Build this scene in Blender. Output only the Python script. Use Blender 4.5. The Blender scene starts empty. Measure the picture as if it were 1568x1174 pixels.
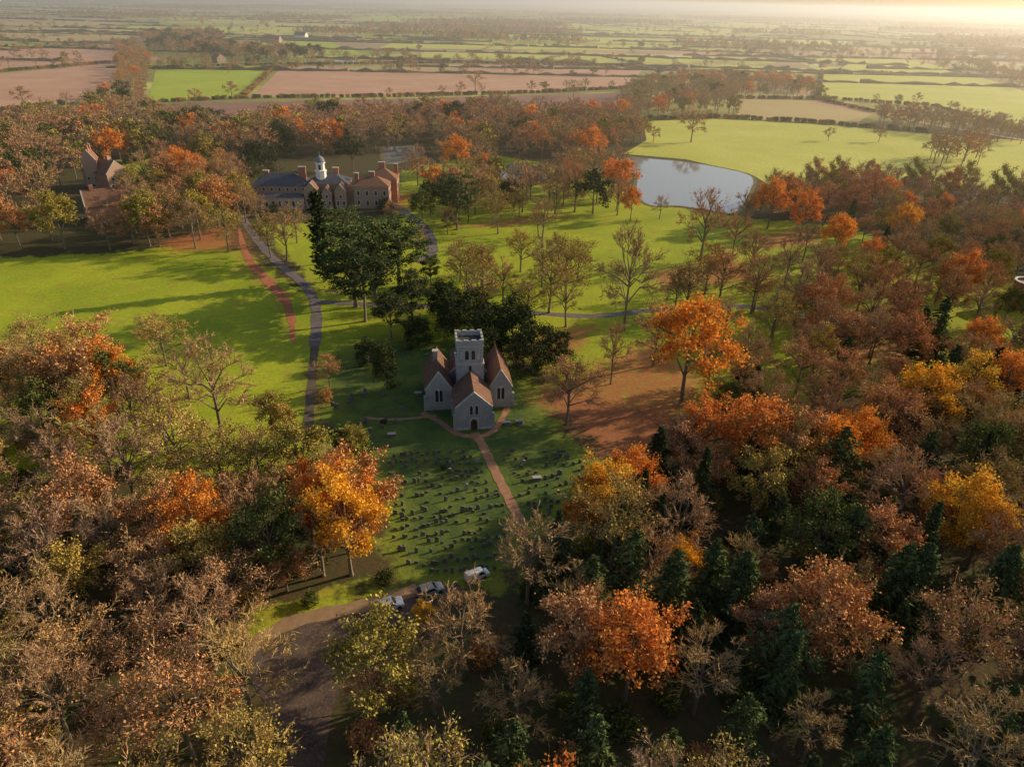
import bpy, math, random
import numpy as np
from mathutils import Vector, Matrix
random.seed(7); rng=np.random.default_rng(7)
scene=bpy.context.scene
# ---------------------------------------------------------------- camera
H=70.0; FP=1087.0
p=math.radians(28.37); ro=math.radians(1.4)
fwd=Vector((0,math.cos(p),-math.sin(p))); r0=Vector((1,0,0)); u0=Vector((0,math.sin(p),math.cos(p)))
rr=r0*math.cos(ro)+u0*math.sin(ro); uu=u0*math.cos(ro)-r0*math.sin(ro)
cam=bpy.data.cameras.new("camera"); cam.sensor_width=36; cam.lens=36*FP/1568; cam.clip_end=60000; cam.clip_start=1
co=bpy.data.objects.new("camera",cam); scene.collection.objects.link(co)
co.matrix_world=Matrix(((rr.x,uu.x,-fwd.x,0),(rr.y,uu.y,-fwd.y,0),(rr.z,uu.z,-fwd.z,H),(0,0,0,1)))
scene.camera=co
def G(u,v):
    """survey: bearing/depression reading -> ground plan metres"""
    d=fwd+rr*((u-784)/FP)+uu*((587-v)/FP)
    dz=min(d.z,-0.012); t=H/-dz
    return (d.x*t,d.y*t)
def GP(l): return [G(*q) for q in l]
# ---------------------------------------------------------------- light
EL=math.radians(21); AZ=math.radians(66)
w=bpy.data.worlds.new("World"); scene.world=w; w.use_nodes=True
nt=w.node_tree; bg=nt.nodes["Background"]; sk=nt.nodes.new("ShaderNodeTexSky"); sk.sky_type='NISHITA'; sk.sun_disc=False
sk.sun_elevation=EL; sk.sun_rotation=AZ; sk.altitude=50; sk.dust_density=2.0; sk.air_density=1.0
nt.links.new(sk.outputs[0],bg.inputs[0]); bg.inputs[1].default_value=0.125
sd=Vector((math.cos(EL)*math.sin(AZ),math.cos(EL)*math.cos(AZ),math.sin(EL)))
sl=bpy.data.lights.new("sun",'SUN'); sl.energy=5.0; sl.angle=math.radians(0.6); sl.color=(1,0.81,0.53)
so=bpy.data.objects.new("sun",sl); so.rotation_euler=sd.to_track_quat('Z','Y').to_euler(); so.location=(300,200,300); scene.collection.objects.link(so)
scene.view_settings.view_transform='Standard'; scene.view_settings.look='None'; scene.view_settings.exposure=0
# ---------------------------------------------------------------- material helpers
class MB:
    def __init__(s,name):
        s.m=bpy.data.materials.new(name); s.m.use_nodes=True; s.t=s.m.node_tree; s.n=s.t.nodes
        s.b=s.n["Principled BSDF"]; s.out=s.n["Material Output"]; s.b.inputs["Roughness"].default_value=0.9
        s.b.inputs["Specular IOR Level"].default_value=0.15
    def L(s,a,b): s.t.links.new(a,b)
    def new(s,k): return s.n.new(k)
    def noise(s,scale,detail=3,vec=None,rough=0.6):
        n=s.new("ShaderNodeTexNoise"); n.inputs["Scale"].default_value=scale; n.inputs["Detail"].default_value=detail; n.inputs["Roughness"].default_value=rough
        if vec is not None: s.L(vec,n.inputs["Vector"])
        return n.outputs["Fac"]
    def ramp(s,f,stops,interp='LINEAR'):
        r=s.new("ShaderNodeValToRGB"); r.color_ramp.interpolation=interp; e=r.color_ramp.elements
        while len(e)<len(stops): e.new(0.5)
        for el,(q,c) in zip(e,stops):
            el.position=q; el.color=(c[0],c[1],c[2],1) if not isinstance(c,(int,float)) else (c,c,c,1)
        s.L(f,r.inputs[0]); return r.outputs[0]
    def mix(s,f,a,b,mode='MIX'):
        m=s.new("ShaderNodeMix"); m.data_type='RGBA'; m.blend_type=mode
        if isinstance(f,(int,float)): m.inputs[0].default_value=f
        else: s.L(f,m.inputs[0])
        for i,x in ((6,a),(7,b)):
            if isinstance(x,tuple): m.inputs[i].default_value=(*x,1)
            else: s.L(x,m.inputs[i])
        return m.outputs[2]
    def math(s,op,a,b=0.0,clamp=False):
        m=s.new("ShaderNodeMath"); m.operation=op; m.use_clamp=clamp
        for i,x in enumerate((a,b)):
            if isinstance(x,(int,float)): m.inputs[i].default_value=x
            else: s.L(x,m.inputs[i])
        return m.outputs[0]
    def pos(s): return s.new("ShaderNodeNewGeometry").outputs["Position"]
    def obj(s): return s.new("ShaderNodeTexCoord").outputs["Object"]
    def attr(s,n):
        a=s.new("ShaderNodeAttribute"); a.attribute_name=n; return a.outputs["Fac"]
    def bump(s,h,st,dist=0.1):
        b=s.new("ShaderNodeBump"); b.inputs["Strength"].default_value=st; b.inputs["Distance"].default_value=dist
        s.L(h,b.inputs["Height"]); s.L(b.outputs[0],s.b.inputs["Normal"])
    def col(s,c):
        if isinstance(c,tuple): s.b.inputs["Base Color"].default_value=(*c,1)
        else: s.L(c,s.b.inputs["Base Color"])
def simple(name,c1,c2,scale=1.0,rough=0.9,bump=0.3,spec=0.15,objc=True):
    m=MB(name); v=m.obj() if objc else m.pos()
    f=m.noise(scale,4,v); m.col(m.ramp(f,[(0.3,c1),(0.7,c2)])); m.b.inputs["Roughness"].default_value=rough
    m.b.inputs["Specular IOR Level"].default_value=spec
    if bump: m.bump(f,bump)
    return m.m
def leafmat(name,cols,transl=0.0,vlo=0.55,vhi=1.45):
    m=MB(name); oi=m.new("ShaderNodeObjectInfo"); ge=m.new("ShaderNodeNewGeometry"); m.n.remove(m.b)
    n=len(cols); c=m.ramp(oi.outputs["Random"],[(i/max(1,n-1),cc) for i,cc in enumerate(cols)])
    c2=m.ramp(m.math('FRACT',m.math('MULTIPLY',ge.outputs["Random Per Island"],13.7)),[(i/max(1,n-1),cc) for i,cc in enumerate(cols)])
    c=m.mix(.3,c,c2)
    mr=m.new("ShaderNodeMapRange"); m.L(ge.outputs["Random Per Island"],mr.inputs[0]); mr.inputs[3].default_value=vlo; mr.inputs[4].default_value=vhi
    vm=m.new("ShaderNodeVectorMath"); vm.operation='SCALE'; m.L(c,vm.inputs[0]); m.L(mr.outputs[0],vm.inputs["Scale"])
    df=m.new("ShaderNodeBsdfDiffuse"); m.L(vm.outputs[0],df.inputs[0])
    if transl>0:
        tr=m.new("ShaderNodeBsdfTranslucent"); mx=m.new("ShaderNodeMixShader"); mx.inputs[0].default_value=transl
        m.L(vm.outputs[0],tr.inputs[0]); m.L(df.outputs[0],mx.inputs[1]); m.L(tr.outputs[0],mx.inputs[2]); m.L(mx.outputs[0],m.out.inputs[0])
    else: m.L(df.outputs[0],m.out.inputs[0])
    return m.m
bark=leafmat("bark",[(0.16,0.13,0.09),(0.24,0.20,0.14)])
M_twig=leafmat("twigs",[(0.54,0.38,0.14),(0.44,0.26,0.15),(0.56,0.31,0.15),(0.40,0.27,0.17),(0.56,0.40,0.13),(0.42,0.25,0.18),(0.36,0.29,0.10)],0.0,0.65,1.35)
M_or=leafmat("leaf_orange",[(0.74,0.26,0.05),(0.78,0.34,0.05),(0.64,0.22,0.06),(0.76,0.30,0.07)],.25)
M_go=leafmat("leaf_gold",[(0.80,0.44,0.04),(0.78,0.36,0.03),(0.74,0.48,0.07)],.25)
M_ru=leafmat("leaf_russet",[(0.54,0.26,0.11),(0.60,0.28,0.09),(0.46,0.24,0.13),(0.54,0.31,0.12)])
M_ol=leafmat("leaf_olive",[(0.36,0.28,0.06),(0.26,0.24,0.05),(0.44,0.32,0.08),(0.50,0.34,0.08)])
M_gr=leafmat("leaf_green",[(0.12,0.14,0.035),(0.10,0.12,0.035),(0.17,0.18,0.04)])
M_dk=leafmat("needles_dark",[(0.058,0.075,0.030),(0.07,0.085,0.03),(0.05,0.068,0.03)])
M_cn=leafmat("needles",[(0.09,0.12,0.045),(0.12,0.15,0.05),(0.07,0.10,0.045)])
# ---------------------------------------------------------------- tree meshes
def unit(v):
    return v/ (np.linalg.norm(v)+1e-9)
class TB:
    def __init__(s): s.V=[];s.F=[];s.M=[];s.n=0
    def add(s,v,f,m):
        s.V.append(np.asarray(v,float)); s.F.extend([tuple(i+s.n for i in q) for q in f]); s.M.extend([m]*len(f)); s.n+=len(v)
    def tube(s,pts,rad,k,m=0):
        pts=[np.asarray(q,float) for q in pts]; vs=[]
        for i,q in enumerate(pts):
            d=unit(pts[min(i+1,len(pts)-1)]-pts[max(i-1,0)])
            a=unit(np.cross(d,(0.3,0.9,0.1) if abs(d[2])>.8 else (0,0,1))); b=np.cross(d,a)
            for j in range(k):
                t=2*math.pi*j/k; vs.append(q+(a*math.cos(t)+b*math.sin(t))*rad[i])
        f=[]
        for i in range(len(pts)-1):
            for j in range(k):
                f.append((i*k+j,i*k+(j+1)%k,(i+1)*k+(j+1)%k,(i+1)*k+j))
        s.add(vs,f,m)
    def tris(s,P,D,wd,m):
        n=len(P); R=rng.normal(size=(n,3)); S=np.cross(D,R); S/= (np.linalg.norm(S,axis=1,keepdims=True)+1e-9); S*=wd/2
        V=np.stack([P-S,P+S,P+D],1).reshape(-1,3); s.add(V,[(3*i,3*i+1,3*i+2) for i in range(n)],m)
    def leaves(s,P,size,m,flat=1.0,aspect=0.7):
        n=len(P); A=rng.normal(size=(n,3)); B=rng.normal(size=(n,3))
        A[:,2]*=flat;B[:,2]*=flat
        A/=np.linalg.norm(A,axis=1,keepdims=True)+1e-9; B=B-A*(A*B).sum(1,keepdims=True); B/=np.linalg.norm(B,axis=1,keepdims=True)+1e-9
        sz=size*rng.uniform(0.6,1.3,(n,1)); A=A*sz/2; B=B*sz/2*aspect
        V=np.stack([P-A,P+B,P+A,P-B],1).reshape(-1,3); s.add(V,[(4*i,4*i+1,4*i+2,4*i+3) for i in range(n)],m)
    def mesh(s,name,mats):
        me=bpy.data.meshes.new(name); me.from_pydata(np.concatenate(s.V).tolist(),[],s.F)
        for q in mats: me.materials.append(q)
        me.polygons.foreach_set("material_index",s.M); me.update(); return me
def broad(name,H=14,R=5.3,zc=.62,rz=.38,n1=11,n2=8,n3=6,n4=6,tw=.075,leaves=0,ls=.3,lr=.45,leafmat_=None,flat=1.0,lean=.2,tr=.28,zlo=-.55,coverage=1.0):
    t=TB(); C=np.array([rng.normal()*lean,rng.normal()*lean,H*zc]); Rz=H*rz
    top=C+np.array([0,0,Rz*.35]); mid=np.array([C[0]*.3+rng.normal()*.15,C[1]*.3+rng.normal()*.15,H*.3])
    t.tube([(0,0,-.2),(0,0,.6),mid,C,top],[tr*1.5,tr,tr*.8,tr*.5,tr*.15],6)
    P4=[];D4=[];P3=[];D3=[];ends=[]
    ga=math.pi*(3-5**.5); off=rng.uniform(0,6)
    for i in range(n1):
        zz=zlo+(1-zlo)*(i+.5)/n1; a=i*ga+off; q=math.sqrt(max(0,1-zz*zz))
        f=rng.uniform(.6,.95)
        E=C+np.array([R*q*math.cos(a)*f,R*q*math.sin(a)*f,Rz*zz*f])
        s=np.clip((zz+1)/2*.8+.05,0,1); S=mid+(top-mid)*s*.75
        if s<.4: S=mid*(.85)+C*.15*rng.uniform(0,1)
        E=E+rng.normal(size=3)*R*.08
        m1=S+(E-S)*.45+np.array([0,0,.08*R])*(1 if zz>-.2 else 2)+rng.normal(size=3)*.25
        m2=S+(E-S)*.75+rng.normal(size=3)*.3+np.array([0,0,.05*R])
        path=[S,m1,m2,E]; t.tube(path,[tr*.5,tr*.33,tr*.2,tr*.07],4)
        for k in range(n2):
            u=rng.uniform(.25,1)*3; j=min(2,int(u)); b=path[j]+(path[j+1]-path[j])*(u-j)
            out=unit(b-C*np.array([1,1,.8])); d=unit(unit(E-S)*.5+unit(rng.normal(size=3))*.85+out*.5+np.array([0,0,.15*flat]))
            if flat<1: d[2]*=flat
            L=R*rng.uniform(.24,.48); e=b+d*L; bm=b+d*L*.5+rng.normal(size=3)*.12
            t.tube([b,bm,e],[tr*.13,tr*.09,tr*.04],3)
            for k3 in range(n3):
                u=rng.uniform(.2,1); b3=b+(bm-b)*u*2 if u<.5 else bm+(e-bm)*(u*2-1)
                d3=unit(d*.6+unit(rng.normal(size=3))*.8+out*.3+np.array([0,0,.15]))
                if flat<1: d3[2]*=flat
                L3=L*rng.uniform(.35,.6); P3.append(b3); D3.append(d3*L3)
                ends.append(b3+d3*L3*.8)
                for k4 in range(n4):
                    b4=b3+d3*L3*rng.uniform(.15,1); d4=unit(d3*.8+unit(rng.normal(size=3))*.7)
                    P4.append(b4); D4.append(d4*L3*rng.uniform(.35,.75))
    t.tris(np.array(P3),np.array(D3),tw*1.6,1)
    if n4: t.tris(np.array(P4),np.array(D4),tw,1)
    if leaves:
        src=np.array(ends)
        keep=rng.random(len(src))<coverage; src=src[keep]
        idx=rng.integers(0,len(src),leaves); P=src[idx]+rng.normal(size=(leaves,3))*np.array([lr,lr,lr*(.35 if flat<1 else .8)])
        t.leaves(P,ls,2,flat)
    return t.mesh(name,[bark,M_twig,leafmat_ or M_or])
def conifer(name,H=15,R=2.9,mat=None,step=.5,nb=8,droop=.35,z0=.08,power=.85,sprays=8,sw=.42,irr=.2):
    t=TB(); t.tube([(0,0,-.2),(0,0,H*.5),(0,0,H*.98)],[.25,.14,.02],5); P=[];D=[]
    z=H*z0; lob=[rng.uniform(0,6.28) for _ in range(3)]
    while z<H*.985:
        f=1-(z/H); r=R*f**power*rng.uniform(1-irr,1+irr)+.12
        if z<H*.2: r*=.65+.35*z/(H*.2)
        for k in range(nb):
            a=rng.uniform(0,6.28); rl=r*rng.uniform(.55,1.2)*(1+irr*math.sin(2*a+lob[0]+z*.7)+irr*.7*math.sin(3*a+lob[1]-z)); d=np.array([math.cos(a),math.sin(a),0]); b=np.array([0,0,z+rng.normal()*.2])
            pts=[]; dr=droop*rng.uniform(.3,1.5)
            for j in range(4):
                u=j/3; pts.append(b+d*rl*u+np.array([0,0,-dr*rl*u*u+.25*rl*u*(1-u)]))
            t.tube([pts[0],pts[3]],[.03,.01],3)
            for q in range(sprays):
                u=rng.uniform(.15,1)*2.999; j=int(u); b2=pts[j]+(pts[j+1]-pts[j])*(u-j)
                s=unit(np.array([-d[1],d[0],0])*rng.choice([-1,1])*.8+d*rng.uniform(.4,1)+np.array([0,0,rng.uniform(-.45,.1)]))
                P.append(b2); D.append(s*(.28+rl*.22)*rng.uniform(.7,1.2))
        z+=step*rng.uniform(.7,1.3)*(.55+.6*f)
    P=np.array(P);D=np.array(D); t.tris(P,D,sw,2); t.tris(P+D*.25,D*.7+rng.normal(size=D.shape)*.1,sw*.8,2)
    return t.mesh(name,[bark,M_twig,mat or M_cn])
PR={}
for i in range(4): PR[f"bare{i}"]=broad(f"bare_tree_mesh{i}",R=[5.4,4.8,5.8,4.5][i],n1=[13,12,14,11][i],zc=[.6,.58,.58,.62][i],rz=.4)
PR["brushy"]=broad("bare_leafy",R=5.2,n1=13,n3=6,n4=3,leaves=2600,ls=.3,coverage=.7,leafmat_=M_ol)
PR["brushy_r"]=PR["brushy"].copy(); PR["brushy_r"].materials[2]=M_ru
for i in range(2):
    a=broad(f"autumn{i}",R=[5.2,4.8][i],n1=12,n2=8,n3=5,n4=1,leaves=6500,ls=.38,lr=.42,coverage=.85,leafmat_=M_or); PR[f"or{i}"]=a
    for k,m in (("go",M_go),("ru",M_ru),("ol",M_ol),("gr",M_gr)):
        c=a.copy(); c.materials[2]=m; PR[f"{k}{i}"]=c
for i in range(3):
    PR[f"con{i}"]=conifer(f"conifer{i}",R=[3.2,3.9,4.5][i],power=[.9,.75,.65][i],nb=[8,8,7][i],sprays=8,sw=.46,step=[.55,.65,.8][i],irr=[.18,.26,.32][i])
    c=PR[f"con{i}"].copy(); c.materials[2]=M_dk; PR[f"dcon{i}"]=c
PR["cyp"]=conifer("cypress",H=15,R=2.4,power=.42,droop=-.5,mat=M_dk,nb=9)
PR["cedar"]=broad("cedar_mesh",R=5.8,zc=.6,rz=.36,n1=16,n2=8,n3=5,n4=0,leaves=8000,ls=.38,lr=.45,flat=.3,leafmat_=M_dk)
PR["pine"]=broad("pine_mesh",R=3.9,zc=.58,rz=.44,n1=18,n2=7,n3=5,n4=0,leaves=7000,ls=.34,lr=.38,flat=.4,leafmat_=M_cn)
PR["yew"]=broad("yew_mesh",H=14,R=7.0,zc=.46,rz=.46,n1=18,n2=7,n3=5,n4=0,leaves=9000,ls=.5,lr=.6,leafmat_=M_dk,zlo=-.8)
b=broad("bush_mesh",H=14,R=8.5,zc=.42,rz=.5,n1=13,n2=6,n3=3,n4=0,tw=.12,leaves=1800,ls=1.4,lr=1.3,leafmat_=M_ol,zlo=-.75,tr=.3); PR["bu_ol"]=b
for k,m in (("bu_gr",M_gr),("bu_ru",M_ru),("bu_dk",M_dk)):
    c=b.copy(); c.materials[2]=m; PR[k]=c
f0=broad("far_tree",R=5.6,n1=9,n2=6,n3=5,n4=4,tw=.16,leaves=600,ls=.55,lr=.5,leafmat_=M_ru); PR["f_ru"]=f0
f1=broad("far_bare",R=5.4,n1=10,n2=7,n3=5,n4=5,tw=.15); PR["f_ba"]=f1
f2=broad("far_full",R=5.6,n1=9,n2=5,n3=4,n4=0,tw=.12,leaves=1400,ls=.8,lr=.6,leafmat_=M_or,zc=.55,rz=.44); PR["f_or"]=f2
for k,m in (("f_ol",M_ol),("f_gr",M_gr),("f_dk",M_dk)):
    c=f2.copy(); c.materials[2]=m; PR[k]=c
f4=broad("horizon_tree",R=6.2,n1=6,n2=3,n3=2,n4=0,tw=.3,leaves=130,ls=2.0,lr=.9,leafmat_=M_ru,zc=.5,rz=.48); PR["h_ru"]=f4
for k,m in (("h_ol",M_ol),("h_gr",M_gr)):
    c=f4.copy(); c.materials[2]=m; PR[k]=c
NAMES={"bare":"bare_ash_tree","brus":"bare_lime_tree","or":"orange_beech_tree","go":"golden_maple_tree","ru":"russet_oak_tree","ol":"olive_oak_tree","gr":"holm_oak_tree","con":"spruce_tree","dcon":"fir_tree","cyp":"cypress_tree","ced":"cedar_tree","pine":"pine_tree","yew":"yew_tree","bu":"garden_shrub","f_":"parkland_tree"}
def nm(k):
    for q in sorted(NAMES,key=len,reverse=True):
        if k.startswith(q): return NAMES[q]
    return "tree"
def place(k,u,v,h,wf=1.0):
    x,y=G(u,v); place_w(k,x,y,h,wf)
def place_w(k,x,y,h,wf=1.0):
    me=PR[k]; o=bpy.data.objects.new(nm(k),me); s=h/(15 if 'con' in k or k=='cyp' else 14)
    o.location=(x,y,0); o.scale=(s*wf,s*wf,s); o.rotation_euler=(0,0,random.uniform(0,6.28)); scene.collection.objects.link(o)
INST={}
def inst(group,k,x,y,h):
    INST.setdefault((group,k),[]).append((x,y,h/(15 if 'con' in k or k=='cyp' else 14)))
def psd(X,Y,poly):
    X=np.asarray(X,float);Y=np.asarray(Y,float); d=np.full(X.shape,1e18); ins=np.zeros(X.shape,bool); n=len(poly)
    for i in range(n):
        ax,ay=poly[i];bx,by=poly[(i+1)%n]; ex,ey=bx-ax,by-ay; wx,wy=X-ax,Y-ay
        t=np.clip((wx*ex+wy*ey)/(ex*ex+ey*ey+1e-12),0,1); d=np.minimum(d,(wx-ex*t)**2+(wy-ey*t)**2)
        c=((ay>Y)!=(by>Y))&(X<(bx-ax)*(Y-ay)/((by-ay) if abs(by-ay)>1e-12 else 1e-12)+ax); ins^=c
    d=np.sqrt(d); return np.where(ins,d,-d)
def inside(x,y,poly):
    n=len(poly);c=False;j=n-1
    for i in range(n):
        xi,yi=poly[i];xj,yj=poly[j]
        if (yi>y)!=(yj>y) and x<(xj-xi)*(y-yi)/(yj-yi)+xi: c=not c
        j=i
    return c
EXC=[]
def scatter(poly,r,maxn=4000,exc=True,tries=None):
    xs=[q[0] for q in poly];ys=[q[1] for q in poly];x0,x1,y0,y1=min(xs),max(xs),min(ys),max(ys)
    tries=tries or int(min(60000,(x1-x0)*(y1-y0)/(r*r)*5)); grid={};out=[]
    for _ in range(tries):
        x=random.uniform(x0,x1);y=random.uniform(y0,y1)
        if not inside(x,y,poly): continue
        if exc and any(inside(x,y,e) for e in EXC): continue
        gx,gy=int(x//r),int(y//r);ok=True
        for a in (-1,0,1):
            for b in (-1,0,1):
                for q in grid.get((gx+a,gy+b),()):
                    if (q[0]-x)**2+(q[1]-y)**2<r*r: ok=False
        if ok: grid.setdefault((gx,gy),[]).append((x,y)); out.append((x,y))
        if len(out)>=maxn: break
    return out
def pick(mix):
    t=random.uniform(0,sum(q[1] for q in mix))
    for k,wt in mix:
        t-=wt
        if t<=0: return k
    return mix[-1][0]
def visible_side(x,y): return abs(x)<y*.9+45
def wood(group,px,r,mix,h0,h1,world=False,**kw):
    for x,y in scatter(px if world else GP(px),r,**kw):
        if visible_side(x,y): inst(group,pick(mix),x,y,random.uniform(h0,h1))
def along(group,px,sp,mix,h0,h1,jit=1.5,gap=0.0,world=False):
    pts=px if world else GP(px)
    for (ax,ay),(bx,by) in zip(pts,pts[1:]):
        L=math.hypot(bx-ax,by-ay); n=max(1,int(L/sp))
        for i in range(n):
            if random.random()<gap: continue
            t=(i+random.random())/n; inst(group,pick(mix),ax+(bx-ax)*t+random.gauss(0,jit),ay+(by-ay)*t+random.gauss(0,jit),random.uniform(h0,h1))
# ---------------------------------------------------------------- zones
ROAD=[(455,1400),(440,1174),(415,1090),(365,1012),(440,962),(560,932),(640,908),(700,893),(712,902),(640,935),(585,965),(545,1010),(510,1080),(495,1174),(500,1400)]
YARD=[(478,560),(560,520),(690,520),(800,560),(850,640),(905,700),(960,725),(870,790),(812,830),(790,880),(735,905),(620,900),(590,880),(590,780),(560,740),(490,690)]
lawns=[
 [(-300,430),(0,395),(200,385),(340,368),(400,400),(455,440),(640,470),(645,520),(480,560),(480,700),(420,740),(250,720),(60,740),(-300,760)],
 [(395,345),(600,335),(615,262),(740,235),(900,260),(985,310),(1150,335),(1300,345),(1420,400),(1560,420),(1700,480),(1700,560),(1300,600),(1060,640),(860,600),(780,530),(640,530),(640,470),(480,440)],
 YARD,[(130,268),(180,245),(350,232),(360,250),(250,262)],
 [(350,1010),(380,960),(430,930),(560,900),(700,880),(690,892),(560,928),(440,958),(366,1010)]]
litters=[[(790,610),(860,570),(1000,510),(1100,590),(1060,650),(990,730),(900,700),(860,650)],
 [(770,540),(830,500),(930,490),(900,540),(830,560)],[(355,350),(380,350),(396,400),(448,450),(456,520),(438,525),(424,470),(364,415)],
 [(230,372),(360,335),(372,385),(260,390)],[(1140,362),(1250,345),(1270,375),(1160,385)],[(980,415),(1120,390),(1190,430),(1010,450)],
 [(362,1012),(440,962),(575,925),(560,948),(450,985),(380,1026)],[(1440,680),(1568,640),(1700,700),(1500,720)],[(470,560),(485,560),(490,690),(470,690)],[(590,300),(640,290),(630,320),(600,325)],[(660,350),(800,330),(900,330),(780,350)],[(20,500),(130,560),(60,620),(-50,600)],[(1180,480),(1400,460),(1500,540),(1250,580)]]
def axis(lo,hi,st,far,g=1.13):
    a=list(np.arange(lo,hi,st)); s=st;x=hi;up=[]
    while x<far: up.append(x); s*=g; x+=s
    up.append(far); s=st;x=lo-st;dn=[]
    while x>-far: dn.append(x); s*=g; x-=s
    dn.append(-far); return np.array(dn[::-1]+a+up)
ax=axis(-150,230,1.5,40000); ay=axis(35,360,1.5,40000)
X,Y=np.meshgrid(ax,ay); nx,ny=len(ax),len(ay)
V=np.stack([X.ravel(),Y.ravel(),np.zeros(nx*ny)],1)
ii=np.arange((nx-1)*(ny-1)); r_=ii//(nx-1); c_=ii%(nx-1); a_=r_*nx+c_
Fq=np.stack([a_,a_+1,a_+nx+1,a_+nx],1)
me=bpy.data.meshes.new("ground"); me.from_pydata(V.tolist(),[],Fq.tolist())
def sstep(d,w): return np.clip(d/w*.5+.5,0,1)
law=np.zeros(nx*ny);lit=np.zeros(nx*ny)
for q in lawns: law=np.maximum(law,sstep(psd(V[:,0],V[:,1],GP(q)),7))
for q in litters: lit=np.maximum(lit,sstep(psd(V[:,0],V[:,1],GP(q)),5))
yd=sstep(psd(V[:,0],V[:,1],GP(YARD)),5)
for n_,arr in (("lawn",law),("litter",lit),("yard",yd)):
    at=me.attributes.new(n_,'FLOAT','POINT'); at.data.foreach_set("value",arr.astype(np.float32))
m=MB("ground_cover"); P=m.pos(); sx=m.new("ShaderNodeSeparateXYZ"); m.L(P,sx.inputs[0])
nb=m.noise(.05,3,P); nf=m.noise(1.1,4,P,.8); nm_=m.noise(.22,4,P,.7)
grass=m.mix(m.ramp(nb,[(.35,0.0),(.65,1.0)]),(0.31,0.38,0.02),(0.46,0.49,0.03))
grass=m.mix(m.ramp(nf,[(.4,0.0),(.75,.65)]),grass,(0.16,0.19,0.02))
grass=m.mix(m.ramp(nm_,[(.50,0.0),(.68,.6)]),grass,(0.36,0.25,0.05))
gy=m.mix(m.ramp(nm_,[(.4,0.0),(.65,1.0)]),(0.065,0.115,0.028),(0.14,0.18,0.03)); gy=m.mix(m.ramp(nf,[(.45,0.0),(.75,.7)]),gy,(0.10,0.08,0.03))  # churchyard grass: darker green, with shade of yews and wood put into the colour
grass=m.mix(m.attr("yard"),grass,gy)
floor=m.mix(nf,(0.04,0.035,0.018),(0.16,0.11,0.045)); floor=m.mix(m.ramp(nm_,[(.45,0.0),(.62,.8)]),floor,(0.06,0.085,0.025))
litc=m.mix(nf,(0.24,0.08,0.035),(0.58,0.23,0.09))
lm=m.math('ADD',m.attr("lawn"),m.math('MULTIPLY',m.math('SUBTRACT',nm_,.5),1.3)); lm=m.ramp(lm,[(.42,0.0),(.6,1.0)])
near=m.mix(lm,floor,grass)
tm=m.math('ADD',m.math('MULTIPLY',m.attr("litter"),.8),m.math('MULTIPLY',m.math('SUBTRACT',m.noise(.5,5,P,.8),.5),1.7)); tm=m.ramp(tm,[(.42,0.0),(.8,.9)])
near=m.mix(tm,near,litc)
mp=m.new("ShaderNodeMapping"); mp.inputs["Scale"].default_value=(1/480,1/240,1); mp.inputs["Rotation"].default_value=(0,0,.2); m.L(P,mp.inputs[0])
vo=m.new("ShaderNodeTexVoronoi"); vo.distance='CHEBYCHEV'; vo.inputs["Scale"].default_value=1; m.L(mp.outputs[0],vo.inputs["Vector"])
sc=m.new("ShaderNodeSeparateColor"); m.L(vo.outputs["Color"],sc.inputs[0])
farc=m.ramp(sc.outputs[0],[(0,(0.28,0.31,0.05)),(.2,(0.52,0.50,0.09)),(.4,(0.40,0.28,0.14)),(.55,(0.34,0.37,0.05)),(.7,(0.54,0.30,0.19)),(.84,(0.56,0.52,0.14))],'CONSTANT')
farc=m.mix(m.ramp(m.noise(.012,4,P,.7),[(.42,0.0),(.62,.65)]),farc,(0.22,0.17,0.08))
fy=m.new("ShaderNodeMapRange"); m.L(sx.outputs[1],fy.inputs[0]); fy.inputs[1].default_value=480; fy.inputs[2].default_value=620
m.col(m.mix(fy.outputs[0],near,farc)); m.bump(nf,.5,.25); me.materials.append(m.m)
me.update(); go=bpy.data.objects.new("ground",me); scene.collection.objects.link(go)
# ---------------------------------------------------------------- sheets
def sheet(name,poly,mat,z,world=False):
    q=poly if world else GP(poly); a=sum(q[i][0]*q[(i+1)%len(q)][1]-q[(i+1)%len(q)][0]*q[i][1] for i in range(len(q)))
    if a<0: q=q[::-1]
    me=bpy.data.meshes.new(name); me.from_pydata([(x,y,z) for x,y in q],[],[tuple(range(len(q)))]); me.materials.append(mat)
    o=bpy.data.objects.new(name,me); scene.collection.objects.link(o); return o
def cr(pts,n=8):
    out=[];P=[pts[0]]+list(pts)+[pts[-1]]
    for i in range(1,len(P)-2):
        for k in range(n):
            t=k/n; out.append(tuple(.5*(2*P[i][a]+(P[i+1][a]-P[i-1][a])*t+(2*P[i-1][a]-5*P[i][a]+4*P[i+1][a]-P[i+2][a])*t*t+(3*P[i][a]-P[i-1][a]-3*P[i+1][a]+P[i+2][a])*t**3) for a in (0,1)))
    out.append(tuple(pts[-1])); return out
def strip(name,px,wd,mat,z,taper=False):
    c=cr(GP(px)); vs=[];fs=[]
    for i,(x,y) in enumerate(c):
        a=c[max(i-1,0)];b=c[min(i+1,len(c)-1)]; dx,dy=b[0]-a[0],b[1]-a[1];l=math.hypot(dx,dy)+1e-9
        ww=wd*(1+.12*math.sin(i*1.7))
        if taper: ww*=.25+.9*math.sin(math.pi*i/(len(c)-1))*random.uniform(.7,1.1)
        vs+= [(x+dy/l*ww/2,y-dx/l*ww/2,z),(x-dy/l*ww/2,y+dx/l*ww/2,z)]
    for i in range(len(c)-1): fs.append((2*i,2*i+2,2*i+3,2*i+1))
    me=bpy.data.meshes.new(name); me.from_pydata(vs,[],fs); me.materials.append(mat); me.update()
    o=bpy.data.objects.new(name,me); scene.collection.objects.link(o); return o
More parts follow.
